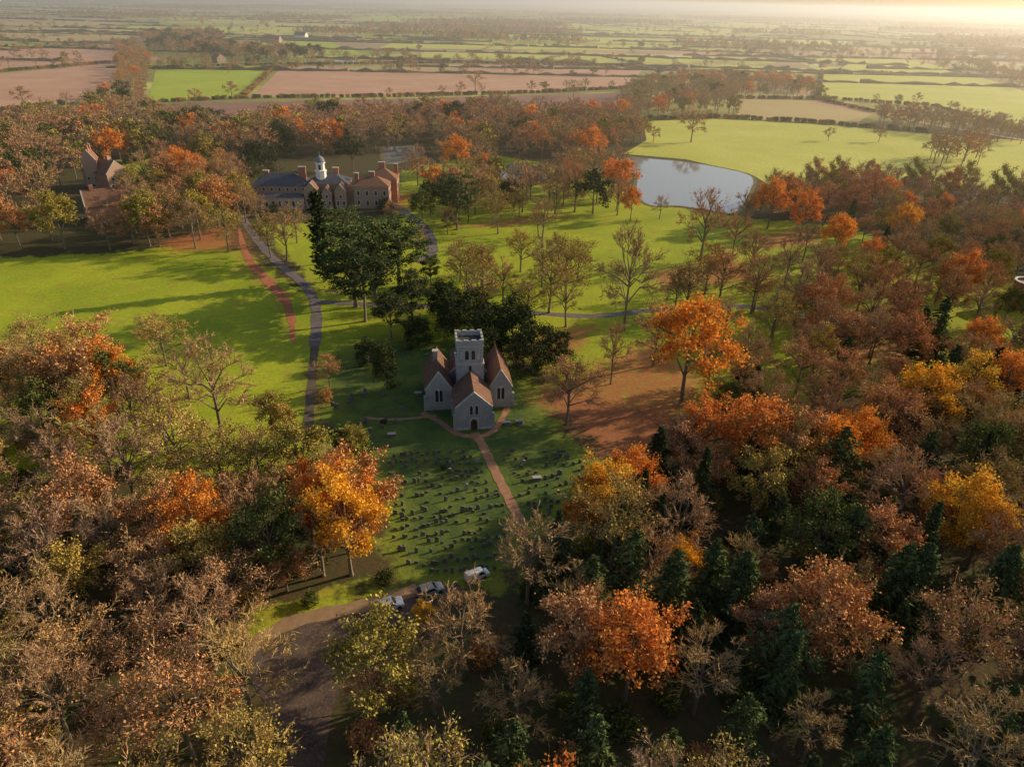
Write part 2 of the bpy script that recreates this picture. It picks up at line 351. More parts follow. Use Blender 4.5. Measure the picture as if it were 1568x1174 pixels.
def ploughed(name,c1,c2,rot):
    m=MB(name); P=m.pos(); mp=m.new("ShaderNodeMapping"); mp.inputs["Rotation"].default_value=(0,0,rot); m.L(P,mp.inputs[0])
    wv=m.new("ShaderNodeTexWave"); wv.inputs["Scale"].default_value=.08; wv.inputs["Distortion"].default_value=1.5; wv.inputs["Detail"].default_value=3; m.L(mp.outputs[0],wv.inputs[0])
    n=m.noise(.03,5,P); c=m.mix(m.ramp(n,[(.35,0.0),(.65,1.0)]),c1,c2); c=m.mix(m.math('MULTIPLY',wv.outputs["Fac"],.3),c,tuple(q*.6 for q in c1)); m.col(c); return m.m
def pasture(name,c1,c2,rot=0.0):
    m=MB(name); P=m.pos(); n=m.noise(.02,6,P,.7); n2=m.noise(.6,3,P)
    c=m.mix(m.ramp(n,[(.35,0.0),(.65,1.0)]),c1,c2); c=m.mix(m.ramp(n2,[(.45,0.0),(.8,.5)]),c,tuple(q*.6 for q in c1)); m.col(c); return m.m
pl1=ploughed("soil_pink",(0.52,0.28,0.17),(0.64,0.38,0.24),.2); pl2=ploughed("soil_red",(0.28,0.14,0.10),(0.36,0.20,0.14),1.2)
gA=pasture("pasture_bright",(0.33,0.41,0.03),(0.44,0.50,0.05)); gB=pasture("pasture_yellow",(0.48,0.48,0.07),(0.60,0.57,0.12)); gC=pasture("stubble",(0.52,0.38,0.17),(0.46,0.35,0.13))
sheet("ploughed_field",[(-500,100),(0,78),(178,68),(186,93),(0,107),(-500,135)],pl1,.10)
sheet("ploughed_field",[(-500,145),(0,113),(182,97),(172,135),(100,160),(0,170),(-500,230)],pl1,.10)
sheet("pasture",[(240,104),(424,101),(372,149),(226,157)],gA,.10)
sheet("ploughed_field",[(432,103),(700,99),(985,105),(962,134),(800,141),(590,146),(385,149)],pl1,.10)
sheet("stubble_field",[(540,101),(700,99),(700,107),(520,111)],gC,.20)
sheet("ploughed_field",[(250,161),(590,152),(960,142),(1000,160),(700,180),(480,185),(230,185)],pl2,.10)
sheet("pasture",[(350,178),(480,172),(490,190),(360,195)],gA,.14)
sheet("pasture",[(985,186),(1100,182),(1250,190),(1420,205),(1568,216),(1900,240),(1900,330),(1568,300),(1400,275),(1280,285),(1180,285),(1152,268),(1050,244),(955,236),(990,215)],gB,.06)
sheet("stubble_field",[(1125,152),(1250,155),(1340,172),(1310,190),(1130,182)],gC,.10)
sheet("stubble_field",[(1250,153),(1340,166),(1330,172),(1240,160)],pl1,.16)
sheet("pasture",[(1200,85),(1400,92),(1500,118),(1568,140),(1900,190),(1900,235),(1568,205),(1430,165),(1255,150),(1260,112)],gB,.10)
sheet("pasture",[(400,60),(500,63),(560,84),(470,82),(390,68)],gA,.10)
sheet("pasture",[(0,35),(180,30),(200,60),(0,66)],gC,.10)
for a,b_,c,mm in ((600,1180,70,gB),(650,1100,84,gB),(560,900,56,gA),(880,1330,62,gB),(1160,1420,76,gC),(700,1200,46,gB),(500,820,40,gC),(850,1300,36,gB),(200,480,44,gB),(560,1000,28,gA)):
    sheet("marsh_meadow",[(a,c-4),(b_,c-3+ (b_-a)*.008),(b_-30,c+5+(b_-a)*.008),(a-20,c+4)],mm,.12)
# water
m=MB("water"); m.col((0.26,0.26,0.24)); m.b.inputs["Roughness"].default_value=.05; m.b.inputs["Specular IOR Level"].default_value=1.0; m.bump(m.noise(.8,2,m.pos()),.06,.1); water=m.m  # murky base, lifted so its colour carries some of the pale sky reflection
LAKE=[(958,238),(985,242),(1040,247),(1100,256),(1152,270),(1150,295),(1128,326),(1080,322),(1040,316),(1000,316),(978,305),(972,285),(974,268),(955,258)]
POND=[(765,262),(790,250),(835,262),(838,275),(800,284),(765,280)]
PON2=[(584,226),(640,224),(645,240),(600,252),(585,245)]
for q in (LAKE,POND,PON2):
    w_=cr(GP(q)+[GP(q)[0]],4)[:-1]; sheet("lake" if q is LAKE else "pond",w_,water,.08,world=True)
bankm=simple("reed_bank",(0.12,0.10,0.04),(0.22,0.17,0.06),1,objc=False)
for q in (LAKE,POND,PON2): strip("reed_bank",q+[q[0]],1.6,bankm,.10)
for q in ([(510,90),(545,88),(545,96),(512,97)],[(1000,84),(1045,87),(1035,92),(1000,89)],[(1235,96),(1300,98),(1290,103),(1240,100)],[(1170,83),(1215,85),(1200,88)]): sheet("flood_pool",q,water,.2)
asph=MB("asphalt"); P=asph.pos(); n=asph.noise(.35,5,P,.7); c=asph.mix(asph.ramp(n,[(.4,0.0),(.65,1.0)]),(0.065,0.055,0.052),(0.13,0.10,0.08))
c=asph.mix(asph.ramp(asph.noise(2.5,5,P,.85),[(.52,0.0),(.64,1.0)]),c,(0.32,0.15,0.06)); asph.col(c); asph.bump(n,.2)
sheet("woodland_road",ROAD,asph.m,.03)
drive=simple("drive_gravel",(0.15,0.12,0.12),(0.23,0.19,0.17),.8,objc=False); pathm=simple("path_gravel",(0.30,0.15,0.09),(0.42,0.23,0.13),1.2,objc=False)
strip("driveway",[(370,330),(392,365),(425,402),(468,438),(484,475),(482,530)],2.6,drive,.03)
strip("driveway",[(482,530),(476,600),(470,680)],1.8,simple("path_dark",(0.10,0.08,0.06),(0.17,0.12,0.08),1,objc=False),.026)
strip("driveway",[(600,312),(635,335),(655,355),(662,385),(640,400)],3.4,drive,.03)
strip("park_lane",[(486,462),(560,466),(640,468),(760,474),(900,484),(1000,475),(1120,468),(1260,486),(1400,500)],2.6,drive,.035)
strip("churchyard_path",[(727,662),(740,684),(755,715),(775,755),(800,803)],1.6,pathm,.04)
strip("churchyard_path",[(646,632),(672,645),(700,664),(735,668),(760,655),(778,622)],1.2,pathm,.045)
strip("churchyard_path",[(560,640),(610,642),(668,636)],.8,pathm,.03)
strip("dirt_verge",[(366,1008),(440,955),(560,926),(640,902)],2.2,simple("dirt",(0.28,0.17,0.09),(0.36,0.24,0.14),1.0,objc=False),.034)
strip("track",[(1240,158),(1330,172),(1420,190),(1568,215)],5,pl1,.2)
lm_=MB("fallen_leaves"); P=lm_.pos(); lm_.col(lm_.ramp(lm_.noise(.9,4,P,.8),[(.34,(0.32,0.34,0.03)),(.42,(0.36,0.13,0.06)),(.7,(0.64,0.23,0.13))]))
strip("fallen_leaf_bank",[(366,350),(378,392),(410,430),(441,468),(449,524)],2.8,lm_.m,.028,taper=True)
# ---------------------------------------------------------------- building helpers
def mobj(name,vs,fs,mats,parent=None,mi=None):
    me=bpy.data.meshes.new(name); me.from_pydata([tuple(v) for v in vs],[],fs)
    for q in (mats if isinstance(mats,list) else [mats]): me.materials.append(q)
    if mi: me.polygons.foreach_set("material_index",mi)
    me.update(); o=bpy.data.objects.new(name,me); scene.collection.objects.link(o)
    if parent: o.parent=parent
    return o
BF=[(0,3,2,1),(4,5,6,7),(0,1,5,4),(1,2,6,5),(2,3,7,6),(3,0,4,7)]
def bv(x0,x1,y0,y1,z0,z1): return [(x0,y0,z0),(x1,y0,z0),(x1,y1,z0),(x0,y1,z0),(x0,y0,z1),(x1,y0,z1),(x1,y1,z1),(x0,y1,z1)]
def box(name,x0,x1,y0,y1,z0,z1,mat,parent): return mobj(name,bv(x0,x1,y0,y1,z0,z1),BF,mat,parent)
def boxes(name,lst,mat,parent):
    vs=[];fs=[]
    for q in lst: n=len(vs); vs+=bv(*q); fs+=[tuple(i+n for i in f) for f in BF]
    return mobj(name,vs,fs,mat,parent)
def gabley(name,x0,x1,y0,y1,ze,zr,wall,roof,parent,ov=.3):
    xm=(x0+x1)/2
    vs=[(x0,y0,0),(x1,y0,0),(x1,y0,ze),(xm,y0,zr),(x0,y0,ze)]; vs+=[(a,y1,c) for a,b,c in vs]
    mobj(name+"_walls",vs,[(0,1,2,3,4),(9,8,7,6,5),(1,6,7,2),(0,4,9,5),(2,7,8,3),(3,8,9,4)],wall,parent)
    s=(zr-ze)/(x1-xm); t=.22
    for sg,nm2 in ((1,"roof_right"),(-1,"roof_left")):
        xe=xm+sg*((x1-xm)+ov); zz=ze-s*ov
        v=[(xm,y0+.3,zr+.03),(xe,y0+.3,zz+.03),(xe,y1+.15,zz+.03),(xm,y1+.15,zr+.03)]; v+=[(a,b,c+t) for a,b,c in v]
        mobj(name+"_"+nm2,v,BF,roof,parent)
    for sg in (1,-1):
        xe=xm+sg*((x1-xm)+.12); zz=ze-s*.12
        v=[(xm,y0-.06,zr+.02),(xe,y0-.06,zz+.02),(xe,y0+.295,zz+.02),(xm,y0+.295,zr+.02)]; v+=[(a,b,c+.34) for a,b,c in v]
        mobj(name+"_coping",v,BF,coping,parent)
def hip(name,x0,x1,y0,y1,z0,zr,mat,parent,o=.4):
    x0-=o;x1+=o;y0-=o;y1+=o; w_,d_=x1-x0,y1-y0
    if w_>=d_: a=d_/2; R_=[(x0+a,(y0+y1)/2,zr),(x1-a,(y0+y1)/2,zr)]; f=[(0,1,5,4),(1,2,5),(2,3,4,5),(3,0,4)]
    else: a=w_/2; R_=[((x0+x1)/2,y0+a,zr),((x0+x1)/2,y1-a,zr)]; f=[(0,1,4),(1,2,5,4),(2,3,5),(3,0,4,5)]
    return mobj(name,[(x0,y0,z0),(x1,y0,z0),(x1,y1,z0),(x0,y1,z0)]+R_,f+[(3,2,1,0)],mat,parent)
def arch(name,x,y,z,w_,h_,mat,parent,dep=.05,side=None,pointed=True):
    pr=[(-w_/2,0),(w_/2,0),(w_/2,h_-w_*.7)]
    for k in range(1,6):
        t=k/6*math.pi/2; pr.append((w_/2*math.cos(t)**(1 if not pointed else .8),h_-w_*.7+w_*.7*math.sin(t)))
    pr.append((0,h_)); pr+= [(-a,b) for a,b in pr[2:-1][::-1]]
    n=len(pr)
    if side is None: vs=[(x+a,y,z+b) for a,b in pr]+[(x+a,y-dep,z+b) for a,b in pr]
    else: vs=[(x,y+a*side,z+b) for a,b in pr]+[(x+dep*side,y+a*side,z+b) for a,b in pr]
    fs=[tuple(range(n))[::-1],tuple(range(n,2*n))]+[(i,(i+1)%n,n+(i+1)%n,n+i) for i in range(n)]
    return mobj(name,vs,fs,mat,parent)
def empty(name,x,y,rot=0,sc=1):
    e=bpy.data.objects.new(name,None); e.location=(x,y,0); e.rotation_euler=(0,0,rot); e.scale=(sc,sc,sc); scene.collection.objects.link(e); return e
m=MB("flint_stone"); v=m.obj(); vo=m.new("ShaderNodeTexVoronoi"); vo.inputs["Scale"].default_value=5; m.L(v,vo.inputs[0])
c=m.mix(m.ramp(m.noise(.5,5,v,.7),[(.3,0.0),(.7,1.0)]),(0.34,0.33,0.33),(0.52,0.50,0.46)); c=m.mix(m.math('MULTIPLY',vo.outputs["Distance"],.5,True),c,(0.20,0.20,0.19)); m.col(c); m.bump(vo.outputs["Distance"],.4,.05); flint=m.m
coping=simple("limestone",(0.42,0.40,0.35),(0.56,0.53,0.46),2); glass=simple("leaded_glass",(0.02,0.02,0.025),(0.05,0.05,0.06),4,rough=.2,spec=.5,bump=0)
def tiles(name,c1,c2):
    m=MB(name); v=m.obj(); n=m.noise(1.1,6,v,.8); wv=m.new("ShaderNodeTexWave"); wv.bands_direction='Z'; wv.inputs["Scale"].default_value=1.6; m.L(v,wv.inputs[0])
    c=m.mix(m.ramp(n,[(.35,0.0),(.65,1.0)]),c1,c2); c=m.mix(m.math('MULTIPLY',wv.outputs["Fac"],.35),c,tuple(q*.5 for q in c1)); m.col(c); m.bump(wv.outputs["Fac"],.4,.05); return m.m
tile=tiles("clay_tiles",(0.13,0.075,0.055),(0.27,0.14,0.09)); slate=tiles("slate",(0.07,0.075,0.095),(0.13,0.135,0.16)); tile2=tiles("house_tiles",(0.20,0.11,0.07),(0.34,0.17,0.10))
m=MB("brick"); v=m.obj(); br=m.new("ShaderNodeTexBrick"); br.inputs["Scale"].default_value=2; br.inputs["Color1"].default_value=(0.46,0.18,0.11,1); br.inputs["Color2"].default_value=(0.36,0.13,0.08,1); br.inputs["Mortar"].default_value=(0.44,0.30,0.22,1); m.L(v,br.inputs[0])
m.col(m.mix(m.math('MULTIPLY',m.noise(.4,4,v),.4),br.outputs[0],(0.46,0.24,0.15))); brick=m.m
buff=simple("buff_render",(0.52,0.38,0.29),(0.68,0.53,0.42),.5); white=simple("white_paint",(0.72,0.70,0.66),(0.82,0.80,0.76),2,rough=.5,bump=0); wood_=simple("oak_door",(0.06,0.035,0.02),(0.10,0.06,0.03),6)
lead=simple("lead_roof",(0.18,0.19,0.20),(0.26,0.27,0.28),2)
# ---------------------------------------------------------------- church
cx,cy=G(726,657); CR=math.radians(8); ch=empty("stone_church",cx,cy,CR)
gabley("narthex",-3.35,3.35,0,8.6,4.4,7.5,flint,tile,ch)
TZ=-1.7
box("tower_lower",-2.6,2.6,8.8,13.8,0,10.6+TZ,flint,ch); box("tower_string",-2.72,2.72,8.68,13.92,10.6+TZ,10.85+TZ,coping,ch)
box("tower_belfry",-2.48,2.48,8.92,13.68,10.85+TZ,14.3+TZ,flint,ch); box("tower_cornice",-2.65,2.65,8.75,13.85,14.3+TZ,14.5+TZ,coping,ch)
box("tower_roof",-2.25,2.25,9.15,13.45,14.5+TZ,14.6+TZ,simple("tower_lead",(0.05,0.05,0.05),(0.1,0.1,0.1)),ch)
boxes("tower_parapet",[(-2.6,2.6,8.8,9.15,14.5+TZ,15.5+TZ),(-2.6,2.6,13.45,13.8,14.5+TZ,15.5+TZ),(-2.6,-2.25,9.15,13.45,14.5+TZ,15.5+TZ),(2.25,2.6,9.15,13.45,14.5+TZ,15.5+TZ)],flint,ch)
ms=[]
for k in range(4):
    a=-2.6+k*1.45
    ms+= [(a,a+.85,8.8,9.15,15.503+TZ,15.7+TZ),(a,a+.85,13.45,13.8,15.503+TZ,15.7+TZ)]
    if 0<k<3: ms+= [(-2.6,-2.25,8.7+k*1.45,8.7+k*1.45+.85,15.503+TZ,15.7+TZ),(2.25,2.6,8.7+k*1.45,8.7+k*1.45+.85,15.503+TZ,15.7+TZ)]
boxes("battlements",ms,coping,ch)
boxes("quoins",[((-2.5,-2.1) if sx_<0 else (2.1,2.5))+(8.88,8.919,10.95+TZ+k*.7,10.95+TZ+k*.7+.4) for sx_ in (-1,1) for k in range(5)],coping,ch)
for x in (-.6,.6):
    arch("belfry_surround",x,8.918,11.5+TZ,1.1,2.2,coping,ch,.05); arch("belfry_opening",x,8.866,11.65+TZ,.72,1.9,glass,ch,.03)
for x in (-1.6,1.6): arch("blind_arch",x,8.918,11.7+TZ,.55,1.6,coping,ch,.04)
arch("tower_slit",0,8.798,7.7,.5,1.0,glass,ch,.04)
for s_ in (1,-1):
    for yy in (10.7,11.9): arch("belfry_side",s_*2.482,yy,11.8+TZ,.75,1.8,glass,ch,.04,side=s_)
for x in (-.5,.5): arch("west_window_surround",x,-.002,3.1,.8,2.1,coping,ch,.05); arch("west_window",x,-.054,3.2,.48,1.8,glass,ch,.03)
arch("door_surround",0,-.002,0,1.9,2.6,coping,ch,.08); arch("west_door",0,-.085,0,1.2,2.2,wood_,ch,.04)
boxes("buttress",[(-3.8,-3.35,-.2,.6,0,3.3),(3.35,3.8,-.2,.6,0,3.3),(-3.85,-3.35,5,5.8,0,3.2),(3.35,3.85,5,5.8,0,3.2)],flint,ch)
for s_,nm2 in ((-1,"north_aisle"),(1,"south_aisle")):
    x0,x1=(3.6,8.0) if s_>0 else (-8.6,-3.6); xo=x1 if s_>0 else x0
    gabley(nm2,x0,x1,7.6,19.0,4.3,7.9,flint,tile,ch)
    arch(nm2+"_window_surround",(x0+x1)/2,7.598,1.7,1.8,3.0,coping,ch,.05)
    for dx in (-.4,.4): arch(nm2+"_window",(x0+x1)/2+dx,7.546,1.85,.58,2.5,glass,ch,.03)
    boxes(nm2+"_buttress",[(x0-.42,x0,7.3,8.1,0,3.2),(x1,x1+.4,7.3,8.1,0,3.2)],flint,ch)
    for yy in (11,14.5,17.5):
        arch(nm2+"_side_surround",xo+s_*.002,yy,1.3,1.5,2.6,coping,ch,.05,side=s_); arch(nm2+"_side_window",xo+s_*.054,yy,1.45,1.0,2.2,glass,ch,.03,side=s_)
gabley("nave",-3.55,3.55,13.85,19,4.6,7.8,flint,tile,ch); gabley("chancel",-2.9,2.9,19.2,25,3.8,6.4,flint,tile,ch)
box("stair_turret",-6.9,-6.0,14.0,14.9,0,9.3,flint,ch); box("stair_turret_cap",-7.0,-5.9,13.9,15.0,9.3,9.55,coping,ch)
boxes("plinth",[(-3.5,-1.0,-.12,-.003,0,.5),(1.0,3.5,-.12,-.003,0,.5)],coping,ch)
EXC.append([(cx+a*math.cos(CR)-b*math.sin(CR),cy+a*math.sin(CR)+b*math.cos(CR)) for a,b in ((-13,-6),(12,-6),(12,30),(-13,30))])
# gravestones
gst=simple("gravestone",(0.10,0.10,0.085),(0.26,0.24,0.20),3,bump=0)
def gs_verts(x,y,rot,w_,h_,d_=.12,lean=0):
    pr=[(-w_/2,0),(w_/2,0),(w_/2,h_*.8),(w_*.3,h_*.95),(0,h_),(-w_*.3,h_*.95),(-w_/2,h_*.8)]
    vs=[]
    for s_ in (-1,1):
        for a,b in pr:
            lx,ly=a,s_*d_/2+b*lean; vs.append((x+lx*math.cos(rot)-ly*math.sin(rot),y+lx*math.sin(rot)+ly*math.cos(rot),b-.02 if b==0 else b))
    n=7; fs=[tuple(range(n)),tuple(range(n,2*n))[::-1]]+[((i+1)%n,i,n+i,n+(i+1)%n) for i in range(n)]
    return vs,fs
areaA=GP([(592,700),(690,685),(735,700),(792,805),(785,860),(730,885),(625,880),(600,860),(596,760)]); areaB=GP([(765,690),(860,690),(930,715),(870,775),(812,805)])
areaC=GP([(500,600),(640,600),(680,680),(590,690),(500,680)])
vs=[];fs=[]
ca,sa=math.cos(.16),math.sin(.16)
for row in range(52):
    yy=68+row*1.95+random.gauss(0,.2)
    for k in range(90):
        x=-48+k*.98+random.gauss(0,.2); y=yy+random.gauss(0,.28); X_=x*ca-(y-95)*sa; Y_=x*sa+(y-95)*ca+95
        cl=.5+.5*math.sin(X_*.35+row)*math.sin(Y_*.2)
        pr_=(.4+.5*cl) if inside(X_,Y_,areaA) else (.25+.5*cl if inside(X_,Y_,areaB) else 0)
        if random.random()<pr_:
            v_,f_=gs_verts(X_,Y_,.16+random.gauss(0,.12),random.uniform(.4,.7),random.uniform(.35,.95),.14,random.gauss(0,.1)); n=len(vs); vs+=v_; fs+=[tuple(i+n for i in q) for q in f_]
mobj("gravestone_rows",vs,fs,gst)
pale=simple("pale_marble",(0.34,0.33,0.29),(0.46,0.44,0.40),3)
for k in range(44):
    q=random.choice([areaA,areaB,areaC,areaC])
    for _ in range(50):
        x=random.uniform(-50,30);y=random.uniform(70,150)
        if inside(x,y,q) and not inside(x,y,EXC[0]): break
    else: continue
    v_,f_=gs_verts(0,0,random.gauss(.1,.15),random.uniform(.6,.85),random.uniform(.8,1.3),.15,random.gauss(0,.06)); o=mobj("headstone",v_,f_,pale if random.random()<.2 else gst); o.location=(x,y,0)
def tomb(u,v):
    x,y=G(u,v); e=empty("table_tomb",x,y,.15,.7); box("base",-1.1,1.1,-.6,.6,0,.15,gst,e); box("chest",-.9,.9,-.42,.42,.15,.85,gst,e); box("slab",-1.05,1.05,-.55,.55,.85,1.0,pale,e)
for q in ((822,735),(775,650),(600,668),(795,648),(640,605)): tomb(*q)
# ---------------------------------------------------------------- manor
mx,my=G(491,318); mh=empty("manor_house",mx,my,math.radians(4),.92)
def winrow(lst,x0,x1,n,y,z,w_,h_,axis_='y'):
    for i in range(n):
        c=x0+(x1-x0)*(i+.5)/n
        lst.append((c-w_/2,c+w_/2,y-.06,y-.003,z,z+h_) if axis_=='y' else (y+.003,y+.06,c-w_/2,c+w_/2,z,z+h_))
box("left_range",-27,-5,2,14,0,8.0,brick,mh); hip("left_range_roof",-27,-5,2,14,8.0,12.2,slate,mh)
box("front_lean_range",-27,-6,-3,1.99,0,4.6,buff,mh); hip("front_range_roof",-27,-6,-3,1.99,4.6,5.8,slate,mh,.2)
box("centre_block",-4.99,11,4,15,0,8.6,brick,mh); hip("centre_roof",-4.99,11,4,15,8.6,11.6,slate,mh)
for k,(x,wd_,zz) in enumerate(((-5.6,5.2,7.2),(1.2,4.0,5.6),(6.4,4.6,6.6))): gabley(f"centre_gable_{k}",x,x+wd_,-1.5,3.99,zz,zz+2.9,brick,tile2,mh)
box("right_block",14,28,-1,9,0,8.8,brick,mh); hip("right_roof",14,28,-1,9,8.8,12,tile2,mh); box("link",11.01,13.99,2,9,0,6.4,brick,mh)
box("rear_wing",18,30.5,9.01,21,0,9.4,brick,mh); hip("rear_roof",18,30.5,9.01,21,9.4,13.4,tile2,mh,.3)
g=[];winrow(g,-27,-5,7,2,6,1.2,1.6); winrow(g,-27,-6,8,-3,1,1.2,2.4); winrow(g,14,28,4,-1,1.2,1.3,2.2); winrow(g,14,28,4,-1,5.2,1.3,2.0); winrow(g,-1,8,3,28,1.2,1.3,2.2,'x'); winrow(g,-1,8,3,28,5.2,1.3,2.0,'x'); winrow(g,10,21,4,30.5,5.4,1.3,2.2,'x')
for x,wd_ in ((-5.6,5.2),(1.2,4.0),(6.4,4.6)): winrow(g,x,x+wd_,2,-1.5,1.2,1.1,2.0); winrow(g,x,x+wd_,1,-1.5,4.1,1.3,1.5)
boxes("window_frames",g,white,mh); gi=[(a+.14,b-.14,c-.03,d-.062+.0,e+.14,f-.14) if (d-c)<.1 else (a+.06,b+.03,c+.14,d-.14,e+.14,f-.14) for a,b,c,d,e,f in g]
boxes("window_glass",gi,glass,mh)
chs=[(-22,8,12.8,1.1),(-7.5,8,14.4,1.4),(5.5,11,13.6,1.1),(14.8,4,13,.8),(21,4,13.6,1.1),(24,15,15.2,1.3),(29.6,18,14,.7)]
boxes("chimneys",[(a-w2,a+w2,b-.6,b+.6,7,zt) for a,b,zt,w2 in chs],brick,mh); boxes("chimney_caps",[(a-w2-.12,a+w2+.12,b-.75,b+.75,zt,zt+.25) for a,b,zt,w2 in chs],coping,mh)
def lathe(name,prof,x,y,n,mat,parent):
    vs=[(x+r*math.cos(2*math.pi*k/n),y+r*math.sin(2*math.pi*k/n),z) for r,z in prof for k in range(n)]; fs=[(i*n+k,i*n+(k+1)%n,(i+1)*n+(k+1)%n,(i+1)*n+k) for i in range(len(prof)-1) for k in range(n)]
    return mobj(name,vs,fs,mat,parent)
lathe("cupola_drum",[(2.2,9),(2.2,12.8),(2.5,12.9),(2.5,13.3),(1.8,13.4),(1.8,16.0),(2.2,16.1),(2.2,16.5),(0.01,16.55)],0,8,8,white,mh)
lathe("cupola_dome",[(2.0,16.5),(1.95,17.2),(1.6,18.0),(1.0,18.6),(.3,19.0),(.12,19.4),(.1,20.6),(.01,20.7)],0,8,16,lead,mh)
boxes("cupola_openings",[(-.5,.5,6.2,6.3,13.7,15.6)],glass,mh)
def house(name,u,v,w_,d_,h_,rh,wall,roof,rot,ch_=True):
    x,y=G(u,v); e=empty(name,x,y,rot); gabley("main",-w_/2,w_/2,0,d_,h_,h_+rh,wall,roof,e)
    if ch_: box("chimney",-.6,.6,d_*.2,d_*.2+1.2,h_+rh*.4,h_+rh+1.6,brick,e); box("chimney_far",-.6,.6,d_*.8,d_*.8+1.2,h_+rh*.4,h_+rh+1.6,brick,e)
    g=[];winrow(g,-w_/2,w_/2,3,0,1,1.1,1.4); winrow(g,-w_/2,w_/2,2,0,3.7,1.1,1.3); boxes("window_frames",g,white,e); boxes("window_glass",[(a+.1,b-.1,c-.03,d-.062,ee+.1,f-.1) for a,b,c,d,ee,f in g],glass,e)
house("brick_lodge_house",185,290,9,15,6.5,4.5,brick,tile2,1.1); house("brick_cottage",135,340,9,14,6,4.5,brick,tile2,-1.0); house("gatehouse",146,290,5,6,11,4,brick,tile2,.3)
EXC.append(GP([(95,375),(205,368),(210,275),(125,268)]))
house("farmhouse",470,60,12,22,6,5,white,slate,1.3); house("farmhouse",340,97,10,14,5,4,brick,tile2,.8); house("barn",430,66,14,30,5,5,brick,tile2,1.5)
x,y=G(1562,470); tw=empty("brick_folly_tower",x,y); lathe("drum",[(3.4,0),(3.2,6.5),(3.5,6.6),(3.5,7.2),(3.0,7.2),(3.0,6.8),(.01,6.8)],0,0,20,brick,tw); lathe("rim",[(3.55,7.2),(3.55,7.45),(3.0,7.45),(3.0,7.2)],0,0,20,white,tw)
EXC.append([(x-9,y-14),(x+9,y-14),(x+9,y+8),(x-9,y+8)])
# ---------------------------------------------------------------- vehicles
carw=simple("vehicle_paint_white",(0.74,0.74,0.74),(0.8,0.8,0.8),1,rough=.3,spec=.5,bump=0); carg=simple("vehicle_paint_silver",(0.3,0.3,0.31),(0.36,0.36,0.37),1,rough=.3,spec=.5,bump=0); tyre=simple("tyre",(0.015,0.015,0.015),(0.03,0.03,0.03),4); lamp_=simple("rear_lamp",(0.4,0.02,0.01),(0.5,0.03,0.02),4,rough=.3)
def vehicle(name,ua,ub,paint,van=False,sc=.85):
    (x0,y0),(x1,y1)=G(*ua),G(*ub); e=empty(name,(x0+x1)/2,(y0+y1)/2,math.atan2(y1-y0,x1-x0),sc); e.location.z=.035
    if van: body=[(-2.5,.35),(2.45,.35),(2.55,.95),(1.75,1.2),(1.15,1.95),(.9,2.05),(-2.4,2.05),(-2.52,1.2)]
    else: body=[(-2.1,.3),(2.1,.3),(2.2,.7),(1.95,.9),(1.1,1.02),(.45,1.55),(-1.5,1.6),(-2.05,1.1),(-2.15,.9)]
    def hw(z): return .92 if z<1.0 else .92-.2*(z-1.0)
    n=len(body); vs=[(a,-hw(b),b) for a,b in body]+[(a,hw(b),b) for a,b in body]
    o=mobj("body",vs,[tuple(range(n)),tuple(range(n,2*n))[::-1]]+[((i+1)%n,i,n+i,n+(i+1)%n) for i in range(n)],paint,e)
    bm_=o.modifiers.new("bevel",'BEVEL'); bm_.width=.07; bm_.segments=2
    if van: sidew=[(.15,1.2),(1.5,1.2),(1.1,1.8),(.15,1.8)]; ws=(1.75,1.24,1.2,1.9)
    else: sidew=[(-1.8,1.08),(.95,1.06),(.4,1.48),(-1.45,1.5)]; ws=(1.05,1.06,.5,1.52)
    for s_ in (-1,1):
        v_=[(a,s_*(hw(b)+.015),b) for a,b in sidew]; mobj("side_window",v_,[(0,1,2,3)],glass,e)
    a0,z0,a1,z1=ws; v_=[(a0+.03,-.75,z0),(a0+.03,.75,z0),(a1+.03,.68,z1),(a1+.03,-.68,z1)]; mobj("windscreen",v_,[(0,1,2,3)],glass,e)
    if not van: mobj("rear_window",[(-2.06,.7,1.13),(-2.06,-.7,1.13),(-1.57,-.65,1.56),(-1.57,.65,1.56)],[(0,1,2,3)],glass,e)
    for a in (-1.4,1.4):
        for s_ in (-1,1):
            vs=[];k=14
            for yy in (s_*.72,s_*.95):
                vs+=[(a+.33*math.cos(2*math.pi*i/k),yy,.33+.33*math.sin(2*math.pi*i/k)) for i in range(k)]
            mobj("wheel",vs,[tuple(range(k)),tuple(range(k,2*k))]+[(i,(i+1)%k,k+(i+1)%k,k+i) for i in range(k)],tyre,e)
    xr=-2.55 if van else -2.17
    boxes("rear_lamps",[(xr,xr+.06,-.85,-.65,.8,1.0),(xr,xr+.06,.65,.85,.8,1.0)],lamp_,e)
vehicle("parked_car",(574,936),(618,924),carw); vehicle("parked_van",(712,891),(748,878),carw,True,.68); vehicle("silver_parked_car",(645,912),(672,903),carg)
# ---------------------------------------------------------------- exclusion zones for the woods
EXC.append(GP([(450,1600),(412,1174),(385,1095),(335,1012),(430,955),(560,925),(640,900),(700,885),(730,905),(700,1000),(630,1030),(585,1060),(535,1110),(520,1174),(520,1600)])); EXC.append(GP(YARD)); EXC.append(GP([(560,1010),(590,905),(740,865),(770,900),(760,985),(640,1030)]))
EXC.append(GP([(385,345),(610,342),(600,262),(385,275)])); EXC.append(GP(LAKE)); EXC.append(GP(POND))
